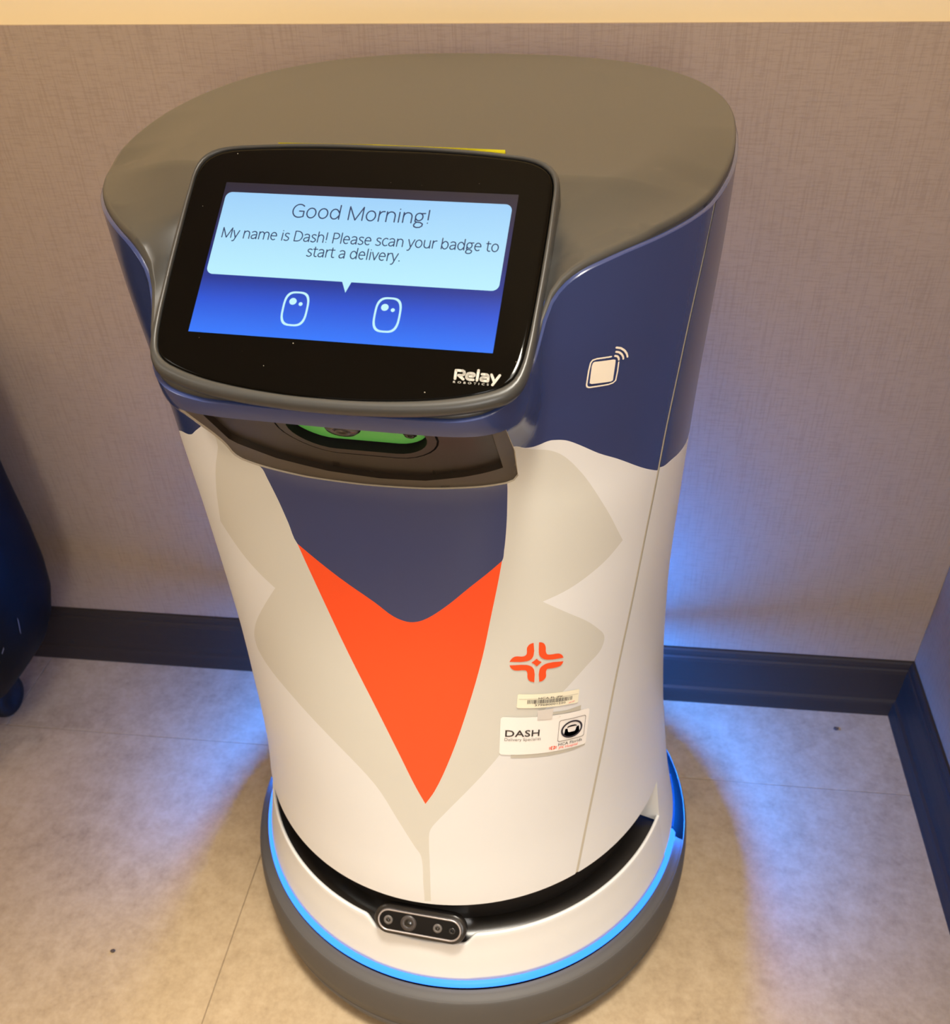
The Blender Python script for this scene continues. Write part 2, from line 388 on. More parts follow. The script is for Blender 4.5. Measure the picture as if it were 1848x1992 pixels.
BSHADOW2=[(31.07,0.5124),(31.87,0.5146),(35.29,0.5095),(38.96,0.5067),(38.94,0.5009)]
CLIP=[(28.57,0.5236),(32.08,0.5194),(31.84,0.5073),(28.61,0.5123)]
CARD=[(35.02,0.8309),(35.26,0.8313),(38.58,0.829),(38.88,0.8283),(38.93,0.8266),(38.88,0.814),(38.53,0.8136),(35.14,0.8161),(34.81,0.8171),(34.82,0.8187),(34.87,0.8289)]
CARDLINE=[(38.04,0.8316),(35.59,0.8331),(34.92,0.8329),(34.63,0.8315),(34.44,0.8262),(34.32,0.8166),(34.43,0.8151),(34.79,0.8141),(38.16,0.8121),(38.94,0.8122),(39.38,0.8133),(39.52,0.8199),(39.51,0.8259)]
ARCS=[[(38.67,0.8314),(39.11,0.8305),(39.38,0.8291),(39.48,0.8277)],[(38.78,0.834),(39.36,0.8329),(39.87,0.831),(40.2,0.8289),(40.32,0.8272)],[(38.74,0.8369),(39.62,0.8353),(40.32,0.8329),(40.82,0.8302),(41.09,0.8275)]]
SLOTC=[(76.2,0.2513)]
LOGO=[[(72.2,-67.1),(72.0,-62.1),(75.6,-62.1),(76.6,-62.6),(76.95,-63.5),(76.6,-64.4),(75.7,-64.9),(73.8,-64.9),(76.8,-67.1)],[(82.3,-67.0),(80.0,-67.0),(79.0,-66.6),(78.4,-65.8),(78.4,-64.4),(79.0,-63.5),(80.0,-63.2),(81.6,-63.3),(82.4,-63.8),(82.5,-64.5),(81.9,-65.0),(80.2,-65.1)],[(84.4,-61.2),(84.4,-67.1)],[(86.7,-63.3),(89.0,-63.3),(89.9,-63.7),(90.3,-64.6),(90.4,-67.1),(87.6,-67.1),(86.7,-66.8),(86.4,-66.1),(86.7,-65.4),(87.4,-65.1),(88.8,-65.1)],[(91.9,-63.2),(93.8,-66.9)],[(96.4,-63.2),(93.3,-69.1)]]

def P3(th, z, off=0.0):
    r = R(th, z) + off; return (r * math.sin(th), -r * math.cos(th), z)
def N3(th, z):
    e = 1e-3
    a = Vector(P3(th + e, z)) - Vector(P3(th - e, z)); b = Vector(P3(th, z + e)) - Vector(P3(th, z - e))
    n = a.cross(b).normalized()
    if n.x * math.sin(th) - n.y * math.cos(th) < 0: n = -n
    return n
def PO(th, z, off): return tuple(Vector(P3(th, z)) + N3(th, z) * off)
US = 0.235                      # metres of arc per radian, for laying out flat print
def uv(d): return (math.radians(d[0]) * US, d[1])
def tz(p): return p[0] / US, p[1]
def densify(L, step, closed=True):
    out = []; n = len(L)
    for i in range(n if closed else n - 1):
        a, b = L[i], L[(i + 1) % n]; k = max(1, int(math.ceil(math.hypot(b[0] - a[0], b[1] - a[1]) / step)))
        out += [(a[0] + (b[0] - a[0]) * j / k, a[1] + (b[1] - a[1]) * j / k) for j in range(k)]
    if not closed: out.append(L[-1])
    return out
def spline(L, closed=True, k=4, sharp=50):
    """round a hand-measured outline through its points, keeping real corners"""
    n = len(L); out = []
    def tang(i):
        a, b, c = L[(i - 1) % n], L[i], L[(i + 1) % n]
        if not closed and i in (0, n - 1): return None
        u = (b[0] - a[0], b[1] - a[1]); w = (c[0] - b[0], c[1] - b[1]); lu, lw = math.hypot(*u) or 1e-9, math.hypot(*w) or 1e-9
        cs = max(-1, min(1, (u[0] * w[0] + u[1] * w[1]) / lu / lw))
        if math.degrees(math.acos(cs)) > sharp: return None
        t = (u[0] / lu + w[0] / lw, u[1] / lu + w[1] / lw); l = math.hypot(*t) or 1; return (t[0] / l, t[1] / l)
    for i in range(n if closed else n - 1):
        a, b = L[i], L[(i + 1) % n]; d = math.hypot(b[0] - a[0], b[1] - a[1]); ta, tb = tang(i), tang((i + 1) % n)
        ch = ((b[0] - a[0]) / (d or 1), (b[1] - a[1]) / (d or 1)); ta = ta or ch; tb = tb or ch
        for j in range(k):
            t = j / k; h1 = (1 + 2 * t) * (1 - t) ** 2; h2 = t * (1 - t) ** 2 * d; h3 = t * t * (3 - 2 * t); h4 = t * t * (t - 1) * d
            out.append((h1 * a[0] + h2 * ta[0] + h3 * b[0] + h4 * tb[0], h1 * a[1] + h2 * ta[1] + h3 * b[1] + h4 * tb[1]))
    if not closed: out.append(L[-1])
    return out
def inside(poly, X, Y):
    c = np.zeros(len(X), bool); n = len(poly)
    for i in range(n):
        x1, y1 = poly[i]; x2, y2 = poly[(i + 1) % n]
        if y1 == y2: continue
        m = ((y1 > Y) != (y2 > Y)) & (X < (x2 - x1) * (Y - y1) / (y2 - y1) + x1); c ^= m
    return c
def cdt(domain, holes, lines, step):
    """triangulate a flat outline with its holes, keeping every printed edge"""
    V, Eg = [], []
    for L, cl in [(domain, True)] + [(h, True) for h in holes] + lines:
        b = len(V); V += L; n = len(L)
        Eg += [(b + i, b + (i + 1) % n) for i in range(n if cl else n - 1)]
    xs = [p[0] for p in domain]; ys = [p[1] for p in domain]
    gx = np.arange(min(xs) + step / 2, max(xs), step); gy = np.arange(min(ys) + step / 2, max(ys), step)
    GX, GY = [a.ravel() for a in np.meshgrid(gx, gy)]
    k = inside(domain, GX, GY)
    for h in holes: k &= ~inside(h, GX, GY)
    A = np.array(V); 
    G = np.c_[GX[k], GY[k]]
    keep = np.ones(len(G), bool)
    for i in range(0, len(G), 2000):
        d = ((G[i:i + 2000, None, :] - A[None]) ** 2).sum(2).min(1); keep[i:i + 2000] = d > (step * 0.35) ** 2
    V = V + [tuple(p) for p in G[keep]]
    r = geometry.delaunay_2d_cdt([Vector(p) for p in V], Eg, [], 0, 1e-7)
    P = np.array([(p.x, p.y) for p in r[0]]); T = np.array([tuple(t) for t in r[2] if len(t) == 3])
    c = P[T].mean(1); k = inside(domain, c[:, 0], c[:, 1])
    for h in holes: k &= ~inside(h, c[:, 0], c[:, 1])
    T = T[k]; used = np.unique(T); mp = -np.ones(len(P), int); mp[used] = np.arange(len(used))
    P = P[used]; T = mp[T]; a = P[T]
    ar = (a[:, 1, 0] - a[:, 0, 0]) * (a[:, 2, 1] - a[:, 0, 1]) - (a[:, 2, 0] - a[:, 0, 0]) * (a[:, 1, 1] - a[:, 0, 1])
    T[ar < 0] = T[ar < 0][:, ::-1]
    return P, T
def shell(name, domain, holes, lines, step, regions, mats, parent, off=0.0, **kw):
    """regions: [(polygon, material index)], later ones win"""
    P, T = cdt(domain, holes, lines, step); c = P[T].mean(1); mi = np.zeros(len(T), int)
    for poly, i in regions: mi[inside(poly, c[:, 0], c[:, 1])] = i
    vs_, ns_ = [], []
    for p in P:
        th, z = tz(p); n = N3(th, z); vs_.append(tuple(Vector(P3(th, z)) + n * off)); ns_.append(n)
    return mesh(name, vs_, T.tolist(), mats, parent, midx=mi.tolist(), normals=ns_, **kw)
def decal(name, polys, m, parent, off, step=0.004, **kw):
    mb = MB(); ns_ = []
    for poly in polys:
        P, T = cdt(densify(poly, step), [], [], step)
        mb.add([PO(*tz(p), off) for p in P], T.tolist()); ns_ += [N3(*tz(p)) for p in P]
    return mb.build(name, m, parent, normals=ns_, **kw)
def flat_on_shell(name, VFs, m, parent, off, fn=None, **kw):
    mb = MB(); ns_ = []
    for V, Fc in VFs:
        Q = [tz(fn(p) if fn else p) for p in V]
        mb.add([PO(*q, off) for q in Q], Fc); ns_ += [N3(*q) for q in Q]
    return mb.build(name, m, parent, normals=ns_, **kw)

robot = empty('delivery_robot', (-0.6125, -0.31, 0), -0.085,
              label='tall rounded delivery robot dressed as a white suit with a lit greeting screen', cat='robot')
# seam height between shell and grey head, by angle from the front
_zs = _mono([(0, .8265), (14, .8265), (18, .829), (21.5, .836), (24.4, .846), (25.8, .857), (27, .868), (28.3, .8775), (30.7, .886), (33.5, .8905), (40, .895), (49, .897), (60, .898), (69, .901), (90, .9035), (180, .9045)])
def zs(th):
    d = math.degrees(math.atan2(math.sin(th), math.cos(th))); k = 2.0 if d < 0 else 0.6; a = abs(d)
    return _zs(max(0, a - k * min(1, max(0, (a - 16) / 8)) * min(1, max(0, (60 - a) / 20))))[0]
_seam = [(39.6, .258), (43.9, .360), (48.5, .4865), (52.0, .584), (54.0, .6653), (55.2, .7300), (57.03, .825), (59.85, .8819), (61.0, .9000)]
_sm = _mono([(z, d) for d, z in _seam])
def seam(z): return _sm(z)[0]
ZB = 0.2635
GAP = 0.0016
zl = [ZB + (0.8975 - ZB) * i / 60 for i in range(61)]
def seam_line(sgn, g): return [(sgn * (math.radians(seam(z)) * US + g), z) for z in zl]
tr, tl = math.radians(seam(.8975)), -math.radians(seam(.8975))
def top_line(t0, t1, n): return [((t0 + (t1 - t0) * i / n) * US, zs(t0 + (t1 - t0) * i / n)) for i in range(n + 1)]
bot = math.radians(seam(ZB)) * US
dom_front = [(-bot + GAP + 2 * (bot - GAP) * i / 60, ZB) for i in range(61)] + seam_line(1, -GAP)[1:-1] + top_line(tr - GAP / US, tl + GAP / US, 120) + list(reversed(seam_line(-1, GAP)))[1:-1]
# sensor recess in the front, under the screen
HOLE = [(-19.3, .8165), (-20.6, .795), (-22.4, .7645), (-22.9, .757), (-22.6, .7535), (-21.6, .7515), (-18, .7502), (-10, .7480), (0, .7470), (10, .7478), (19, .7498), (22.6, .7512), (23.8, .7530), (24.4, .7575), (23.2, .785), (22.1, .800), (21.0, .8165),
        (14, .8158), (0, .8155), (-12, .8158)]
hole = densify([uv(p) for p in HOLE], 0.003)
def dl(name_pts, closed=True, k=4): return spline([uv(p) for p in name_pts], closed, k)
lap, coll, orang = dl(LAPEL), dl(COLLAR), dl(ORANGE)
navyline = [(-75, .699), (-66, .7034), (-55, .7133), (-48, .726), (-42, .7385)] + list(reversed(NAVYL)) + NAVYR + [(75, .699)]
nl = spline([uv(p) for p in navyline], False, 4)
navytop = nl + [(0.42, .95), (-0.42, .95)]
front = shell('front_panel', dom_front, [hole], [(lap, True), (coll, True), (orang, True), (nl, False)], 0.0052,
              [(navytop, 1), (lap, 2), (coll, 1), (orang, 3)], [M['white'], M['navy'], M['grey'], M['orange']], robot,
              label='white front panel printed with pale grey lapels, a navy collar and an orange shirt front')
def lip(name, line, m, inward, dz, parent, closed=False):
    """rounded edge that turns a shell's rim inward"""
    rings = []
    for k in range(5):
        a = k / 4 * PI / 2
        rings.append([PO(*tz((p[0], p[1])), -inward * (1 - math.cos(a))) if dz == 0 else tuple(Vector(PO(*tz(p), -inward * (1 - math.cos(a)))) + Vector((0, 0, dz * math.sin(a)))) for p in line])
    v, f = loft(rings, closed); return mesh(name, v, f, m, parent)
lip('panel_rim', top_line(tl, tr, 120), M['navy'], 0.006, 0.0014, front)
lip('panel_rim', [p for p in dom_front[:61]], M['white'], 0.007, -0.0015, front)
# rear shell: everything behind the two seams, down past the slot ends
SE = math.radians(76.6)
def rr(a): return (a * US)
rear_dom = seam_line(1, GAP)
rear_dom = [(bot + GAP, ZB)] + [(bot + GAP + (SE * US - bot - GAP) * i / 20, ZB) for i in range(1, 20)] + [(SE * US, ZB), (SE * US, .1395)] + \
           [((SE + (2 * PI - 2 * SE) * i / 120) * US, .1395) for i in range(1, 120)] + [((2 * PI - SE) * US, .1395), ((2 * PI - SE) * US, ZB)] + \
           [((2 * PI - SE) * US + ((2 * PI * US - bot - GAP) - (2 * PI - SE) * US) * i / 20, ZB) for i in range(1, 20)] + \
           [(2 * PI * US + p[0], p[1]) for p in seam_line(-1, -GAP)] + [(a[0], a[1]) for a in top_line(2 * PI - tr - GAP / US, tr + GAP / US, 160)][1:-1] + list(reversed(seam_line(1, GAP)))[:-1]
rear_dom = densify(rear_dom, .006)
rl = [(uv(p)) for p in [(50, .7265), (56.75, .7125), (60.87, .7092), (66.13, .7034), (80, .690), (100, .682), (180, .68), (260, .682), (280, .690), (293.9, .7034), (299, .7092), (303.3, .7125), (310, .7265)]]
rl = spline(rl, False, 4)
mark = [uv(p) for p in [(81.5, .655), (83, .662), (96, .655), (96, .60), (88, .575), (82.0, .59)]]
rear = shell('rear_shell', rear_dom, [], [(rl, False), (densify(mark, .004), True)], 0.009, [(rl + [(1.7, .95), (0, .95)], 1), (mark, 2)],
             [M['white'], M['navy'], M['orange']], robot, label='wraparound rear shell, navy above and white below')
lip('panel_rim', top_line(tr, 2 * PI - tr, 160), M['navy'], 0.006, 0.0014, rear)
for s in (1, -1):
    L = [(s * (math.radians(seam(z)) * US), z) for z in zl]
    v, f = loft([[PO(*tz((p[0] - 0.004, p[1])), -0.0007) for p in L], [PO(*tz((p[0] + 0.004, p[1])), -0.0007) for p in L]], False)
    mesh('panel_gap', v, f, M['strip'], robot, label='pale line of the panel gap')

# ---- grey head: flat lid, sloping hood, rim
ST = TILT
SU = Vector((0, math.sin(ST), math.cos(ST)))           # up along the screen (robot space, y = -F)
SN = Vector((0, -math.cos(ST), math.sin(ST)))          # out of the screen
S0 = Vector((SC_X, -SC_F, SC_Z))
def plane_z(Fw, h=0.0): return SC_Z - (Fw - SC_F) * math.cos(ST) / math.sin(ST) + h / math.sin(ST)
def capz(X, Fw):
    z = .9135
    if Fw > .125: z -= .23 * (Fw - .125) + 0.0
    v = plane_z(Fw, -0.006) + .62 * max(0.0, abs(X) - .1135)
    k = .004; h = max(k - abs(z - v), 0) / k
    return min(z, v) - h * h * k / 4
def cap_r(th): return R(th, zs(th)) - .0022
def cap_h(X, Fw):
    th = math.atan2(X, Fw); ro = cap_r(th); d = max(0.0, ro - math.hypot(X, Fw)); z = capz(X, Fw)
    zr = zs(th) + .0050
    a = abs(math.degrees(th))
    t = max(0.0, 1 - d / .055); t = t * t * (3 - 2 * t); g = min(1.0, max(0.0, (a - 24) / 8)); g = g * g * (3 - 2 * g)
    z = z + (min(z, zr + .0015 + .0025 * min(1, max(0, (a - 60) / 30))) - z) * t * g
    z = max(z, zr) if a > 26 else z
    if d < .0035: z -= .0035 * (1 - math.sqrt(max(0, 1 - (1 - d / .0035) ** 2)))
    return z
rim_n = 240
ths = [2 * PI * i / rim_n - PI for i in range(rim_n)]
def ring_at(d): return [((cap_r(t) - d) * math.sin(t), (cap_r(t) - d) * math.cos(t)) for t in ths]
crease = [(-.24 + .48 * i / 120, .125) for i in range(121)]
dom = list(reversed(ring_at(0.0)))
crease = [p for p in crease if inside(dom, np.array([p[0]]), np.array([p[1]]))[0] and math.hypot(*p) < cap_r(math.atan2(p[0], p[1])) - .001]
P, T = cdt(dom, [], [(ring_at(d), True) for d in (.0002, .0007, .0014, .0024, .0035)] + [(crease, False)], 0.006)
def capn(X, Fw):
    e = 4e-4
    gx = (cap_h(X + e, Fw) - cap_h(X - e, Fw)) / 2 / e; gf = (cap_h(X, Fw + e) - cap_h(X, Fw - e)) / 2 / e
    return Vector((-gx, gf, 1)).normalized()
cc = P[T].mean(1)
for nm, sel, lb in (('lid', cc[:, 1] <= .125, 'flat warm grey lid'), ('screen_hood', cc[:, 1] > .125, 'sloping warm grey hood around the screen')):
    t = T[sel]; used = np.unique(t); mp = -np.ones(len(P), int); mp[used] = np.arange(len(used))
    vv, nn = [], []
    for i in used:
        X, Fw = P[i]; vv.append((X, -Fw, cap_h(X, Fw)))
        th = math.atan2(X, Fw); d = cap_r(th) - math.hypot(X, Fw)
        n = capn(X, Fw)
        if d < .0034:
            rn = Vector((math.sin(th), -math.cos(th), 0)); q = max(0.0, min(1.0, 1 - d / .0035)); n = (Vector((0, 0, 1)) * math.sqrt(1 - q * q) + rn * q).normalized()
        nn.append(n)
    fc = mp[t][:, ::-1].tolist()
    lid = mesh(nm, vv, fc, M['cap'], robot, normals=nn, label=lb)
    fr = nm != 'lid'
    tt = [a for a in ths if (cap_r(a) * math.cos(a) > .125) == fr]
    if not fr: tt = sorted([a if a > 0 else a + 2 * PI for a in tt])
    tt = [tt[0] - 2 * PI / rim_n] + tt + [tt[-1] + 2 * PI / rim_n]
    rings = []
    for k in range(4):
        row = []
        for a in tt:
            X, Fw = cap_r(a) * math.sin(a), cap_r(a) * math.cos(a); z1 = cap_h(X, Fw); z0 = zs(a) - .004
            row.append((X, -Fw, z1 + (z0 - z1) * k / 3))
        rings.append(row)
    v, f = loft(rings, False); mesh('rim', v, f, M['cap'], lid)

# thin single-line lettering for the screen (cap height 1)
def arc(cx, cy, rx, ry, a0, a1, n=14): return [(cx + rx * math.cos(math.radians(a0 + (a1 - a0) * i / n)), cy + ry * math.sin(math.radians(a0 + (a1 - a0) * i / n))) for i in range(n + 1)]
GLY = {
 'G': (1.02, [arc(.56, .5, .44, .5, 48, 270) + [(.72, .02), (.90, .08), (.90, .48), (.58, .48)]]),
 'o': (.83, [arc(.415, .375, .31, .375, 0, 360, 22)]),
 'd': (.86, [arc(.39, .375, .29, .375, 35, 325, 20), [(.72, 1.06), (.72, 0)], [(.63, .59), (.72, .45)], [(.63, .16), (.72, .3)]]),
 'b': (.86, [arc(.47, .375, .29, .375, 145, -145, 20), [(.14, 1.06), (.14, 0)], [(.23, .59), (.14, .45)], [(.23, .16), (.14, .3)]]),
 'M': (1.25, [[(.15, 0), (.15, 1), (.625, 0), (1.10, 1), (1.10, 0)]]),
 'r': (.52, [[(.14, 0), (.14, .75)], [(.14, .42)] + arc(.44, .42, .30, .33, 180, 80, 8)]),
 'n': (.84, [[(.14, 0), (.14, .75)], [(.14, .42)] + arc(.43, .46, .28, .29, 170, 0, 12) + [(.71, 0)]]),
 'h': (.84, [[(.14, 0), (.14, 1.06)], [(.14, .42)] + arc(.43, .46, .28, .29, 170, 0, 12) + [(.71, 0)]]),
 'm': (1.28, [[(.14, 0), (.14, .75)], [(.14, .42)] + arc(.40, .48, .25, .27, 170, 0, 12) + [(.65, 0)], [(.65, .42)] + arc(.90, .48, .25, .27, 170, 0, 12) + [(1.15, 0)]]),
 'u': (.84, [[(.13, .75), (.13, .29)] + arc(.41, .29, .28, .29, 180, 350, 12), [(.70, .75), (.70, 0)]]),
 'i': (.30, [[(.15, 0), (.15, .75)], [(.15, .98), (.15, .985)]]),
 'l': (.30, [[(.15, 0), (.15, 1.06)]]),
 '!': (.36, [[(.18, .28), (.18, 1.0)], [(.18, .03), (.18, .035)]]),
 '.': (.32, [[(.15, .03), (.15, .05), (.17, .05), (.17, .03), (.15, .03)]]),
 'y': (.68, [[(.04, .75), (.34, 0)], [(.64, .75), (.34, 0), (.27, -.2), (.18, -.32), (.05, -.33)]]),
 'v': (.68, [[(.04, .75), (.34, 0), (.64, .75)]]),
 'g': (.80, [arc(.36, .47, .25, .28, 0, 360, 18), [(.48, .73), (.74, .75)], arc(.36, .47, .25, .28, 220, 200, 2) + [(.13, .22), (.12, .13), (.20, .08), (.50, .05), (.66, -.05), (.64, -.2), (.50, -.31), (.28, -.33), (.12, -.27), (.08, -.15), (.14, -.02), (.24, .06)]]),
 'a': (.77, [[(.14, .66), (.25, .73), (.38, .75), (.52, .72), (.60, .64), (.63, .52), (.63, 0)], [(.63, .42), (.36, .40), (.19, .34), (.10, .21), (.14, .07), (.26, 0), (.42, .02), (.56, .12), (.63, .26)]]),
 'e': (.78, [[(.10, .40), (.68, .40)] + arc(.39, .375, .29, .375, 8, 305, 20)]),
 'c': (.65, [arc(.41, .375, .31, .375, 55, 305, 18)]),
 's': (.63, [[(.53, .68), (.40, .74), (.26, .74), (.15, .67), (.13, .56), (.19, .47), (.31, .40), (.44, .34), (.53, .26), (.54, .14), (.45, .03), (.30, -.01), (.16, .02), (.08, .07)]]),
 't': (.50, [[(.20, .96), (.20, .18), (.25, .05), (.36, 0), (.46, .02)], [(.05, .75), (.45, .75)]]),
 'D': (1.02, [[(.15, 0), (.15, 1), (.42, 1)] + arc(.42, .5, .50, .5, 90, -90, 18) + [(.15, 0)]]),
 'P': (.82, [[(.15, 0), (.15, 1), (.42, 1)] + arc(.42, .72, .30, .28, 90, -90, 12) + [(.15, .44)]]),
 ' ': (.37, []),
}
def light_letters(body):
    x = 0.0; out = []
    for c in body:
        w, S = GLY[c]; out += [[(x + a, b) for a, b in L] for L in S]; x += w
    return out, x

# ---- screen: bezel, glass and what it shows (laid out on the screen plane, metres)
SM = Matrix(((1, 0, 0, S0.x), (0, SU.y, SN.y, S0.y), (0, SU.z, SN.z, S0.z), (0, 0, 0, 1)))
GL = [(0, 77.8), (25, 77.8), (47, 77.2), (75, 75.4), (94, 73.0), (101, 70.2), (106.5, 65.3), (109.3, 58), (109.9, 45), (109.9, 15), (109.3, -20), (108.2, -44), (106.8, -56), (103.8, -64.5), (98.5, -69.5), (92, -72.6), (76, -77.5), (57, -81), (22, -84.2), (0, -84.6)]
OU = [(0, 81.2), (25, 81.2), (47, 80.6), (75, 78.9), (96, 76.4), (105, 73.2), (110.8, 67), (113, 59), (113.6, 45), (114.2, 12), (113.3, -20), (112.8, -46), (111.6, -59), (109, -68.5), (103.5, -75.6), (94, -80.2), (77, -85.2), (58, -88.3), (22, -91.0), (0, -91.4)]
def full(L): return [(x / 1000, y / 1000) for x, y in L] + [(-x / 1000, y / 1000) for x, y in reversed(L[1:-1])]
def resample(L, n=200, c=(0, -.003)):
    L = spline(L, True, 6, 40); a = [math.atan2(p[1] - c[1], p[0] - c[0]) for p in L]
    o = sorted(range(len(L)), key=lambda i: a[i]); A = [a[i] for i in o]; Rr = [math.hypot(L[i][0] - c[0], L[i][1] - c[1]) for i in o]
    t = np.linspace(-PI, PI, n, endpoint=False); r = np.interp(t, A, Rr, period=2 * PI)
    return [(c[0] + q * math.cos(b), c[1] + q * math.sin(b)) for q, b in zip(r, t)]
gl, ou = resample(full(GL)), resample(full(OU))
def mix(a, b, k): return [(p[0] + (q[0] - p[0]) * k, p[1] + (q[1] - p[1]) * k) for p, q in zip(a, b)]
def grow(L, d, c=(0, -.003)):
    return [(p[0] + (p[0] - c[0]) / math.hypot(p[0] - c[0], p[1] - c[1]) * d, p[1] + (p[1] - c[1]) / math.hypot(p[0] - c[0], p[1] - c[1]) * d) for p in L]
def lev(L, h): return [(p[0], p[1], h) for p in L]
def deep(L, g):
    return [(p[0], p[1], -(.0075 + .020 * min(1, max(0, (p[1] + .05) / .12)))) for p in grow(L, g)]
rings = [lev(grow(gl, .0004), -.003), lev(grow(gl, .0004), .0002), lev(mix(gl, ou, .2), .0009)] + [lev(mix(gl, ou, .45), .0011), lev(mix(gl, ou, .66), .0007), lev(mix(gl, ou, .82), -.0004), lev(mix(gl, ou, .93), -.0018), lev(mix(gl, ou, 1.0), -.0035), lev(ou, -.0050), deep(ou, -.0008)]
v, f = loft(rings, True)
mesh('screen_bezel', v, f, M['cap'], robot, matrix=SM, label='raised warm grey rim around the black screen glass')
rings = [lev(gl, -.002), lev(gl, -.0004), lev(grow(gl, -.0004), .0000), lev(grow(gl, -.0012), .0003), lev(grow(gl, -.003), .0004)]
v, f = loft(rings, True, False, True)
glass = mesh('screen_glass', v, f, M['glass'], robot, matrix=SM, label='black touchscreen glass with a wide black margin')
def on_glass(name, VFs, m, h=.0006, **kw):
    mb = MB()
    for V, Fc in VFs: mb.add([(p[0], p[1], h) for p in V], Fc)
    return mb.build(name, m, glass, **kw)
on_glass('display', [([(-.0886, -.0503), (.0906, -.0503), (.0906, .0503), (-.0886, .0503)], [(0, 1, 2, 3)])], M['screen_bg'], .0006, label='lit blue display')
def rrect(x0, x1, y0, y1, r, n=8):
    out = []
    for cx, cy, a in ((x1 - r, y1 - r, 0), (x0 + r, y1 - r, 90), (x0 + r, y0 + r, 180), (x1 - r, y0 + r, 270)):
        out += [(cx + r * math.cos(math.radians(a + 90 * i / n)), cy + r * math.sin(math.radians(a + 90 * i / n))) for i in range(n + 1)]
    return out
b = rrect(-.0869, .0881, -.0124, .0435, .0042)
on_glass('speech_bubble', [(b, [tuple(range(len(b)))]), ([(-.0029, -.0124), (.0003, -.0193), (.0026, -.0124)], [(0, 1, 2)])], M['bubble'], .0008, label='pale blue speech bubble with a small tail')
TXT = []
for body, x0, x1, yb, ch, wd_ in (('Good Morning!', -.0432, .0420, .0282, .0088, .00080), ('My name is Dash! Please scan your badge to', -.0835, .0846, .0123, .0065, .00068), ('start a delivery.', -.0281, .0290, .0027, .0065, .00068)):
    st_, xe = light_letters(body); k = (x1 - x0) / xe
    TXT += [stroke([(x0 + x * k, yb + y * ch) for x, y in L], wd_, 8) for L in st_]
on_glass('greeting_text', TXT, M['screen_ink'], .0010, label='thin dark greeting text')
def squircle(cx, cy, a, b, n=4.0, k=56):
    out = []
    for i in range(k):
        t = 2 * PI * i / k; c, s = math.cos(t), math.sin(t)
        out.append((cx + a * math.copysign(abs(c) ** (2 / n), c), cy + b * math.copysign(abs(s) ** (2 / n), s)))
    return out
for cx in (-.0273, .0274):
    cy = -.0316
    o_, i_ = squircle(cx, cy, .0078, .0111, 3.2), squircle(cx, cy, .0066, .0099, 3.0); n = len(o_)
    ring2 = (o_ + i_, [(k, (k + 1) % n, n + (k + 1) % n, n + k) for k in range(n)])
    def disc(x, y, r, k=20): return ([(x + r * math.cos(2 * PI * j / k), y + r * math.sin(2 * PI * j / k)) for j in range(k)], [tuple(range(k))])
    on_glass('screen_eye', [ring2, disc(cx - .0022, cy + .0046, .0022), disc(cx + .0027, cy + .0032, .0012)], M['eye'], .0010, label='rounded outline eye shown on the screen')
on_glass('maker_logo', [stroke([(x / 1000, y / 1000) for x, y in L], .00145, 12) for L in LOGO] + [fit(text2d('ROBOTICS', 0, 1.9), .0715, .0912, -.0697, -.0685)], M['logo_grey'], .0008, label='pale grey maker logo in the lower right corner')
# yellow tape standing behind the top of the bezel
v, f = loft([[(-.0626, .0800, -.004), (-.0626, .0806, -.0005)], [(.0, .0803, -.004), (.0, .0815, -.0003)], [(.0779, .0785, -.004), (.0781, .0806, .0000)]], False)
v = v + [(-.0626, .0815, -.006), (.0, .0835, -.006), (.0779, .0815, -.006)]
f = list(f) + [(1, 3, 7, 6), (3, 5, 8, 7)]
mesh('yellow_tape', v, f, M['yellow'], robot, smooth=False, matrix=SM, label='thin yellow strip along the top edge of the screen')

# ---- sensor recess under the screen
IN = [(-16.3, .8140), (-17.2, .7979), (-18.6, .7800), (-18.0, .7755), (-13.3, .7641), (-5.5, .7567), (2.85, .7540), (10.3, .7550), (16, .7605), (20.6, .7665), (21.9, .7680), (20.3, .7960), (19.4, .8140)]
inn = densify([uv(p) for p in IN], .003)
frm = MB()
P, T = cdt(hole, [inn], [], .003)
frm.add([PO(*tz(p), -.0014) for p in P], T.tolist())
frm_o = frm.build('recess_frame', M['frame'], robot, label='dark brown frame of the recess under the screen')
def wall_strip(L, o0, o1): return loft([[PO(*tz(p), o0) for p in L], [PO(*tz(p), o1) for p in L]], True)
v, f = wall_strip(hole, 0.0, -.0018); mesh('frame_gap_highlight', v, f, M['strip'], frm_o)  # gap wall coloured pale to paint the highlight line along the rim
v, f = wall_strip(inn, -.0014, -.0056); mesh('frame_lip', v, f, M['panel'], frm_o)
# flat-ish inner panel with a stadium opening for the depth sensor
st_c = (2.2, .7992)
def stadium(cx, cz, hw, hh, k=14):
    x, z = math.radians(cx) * US, cz; out = []
    for s, a0 in ((1, -90), (-1, 90)):
        out += [(x + s * (hw - hh) + hh * math.cos(math.radians(a0 + 180 * i / k)), z + hh * math.sin(math.radians(a0 + 180 * i / k))) for i in range(k + 1)]
    return out
g1, g2, op = stadium(*st_c, .0440, .0260), stadium(*st_c, .0428, .0248), stadium(*st_c, .0378, .0198)
inn2 = inn
P, T = cdt(inn2, [g1], [], .006)
pan = MB(); pan.add([PO(*tz(p), -.0055) for p in P if True], T.tolist())
P, T = cdt(g2, [op], [], .006); pan.add([PO(*tz(p), -.0053) for p in P], T.tolist())
pan_o = pan.build('recess_panel', M['panel'], robot, label='dark smoked panel in the recess under the screen')
v, f = loft([[PO(*tz(p), -.0055) for p in g1], [PO(*tz(p), -.0080) for p in g1], [PO(*tz(p), -.0080) for p in g2], [PO(*tz(p), -.0053) for p in g2]], True)
mesh('opening_groove', v, f, M['matte'], pan_o)
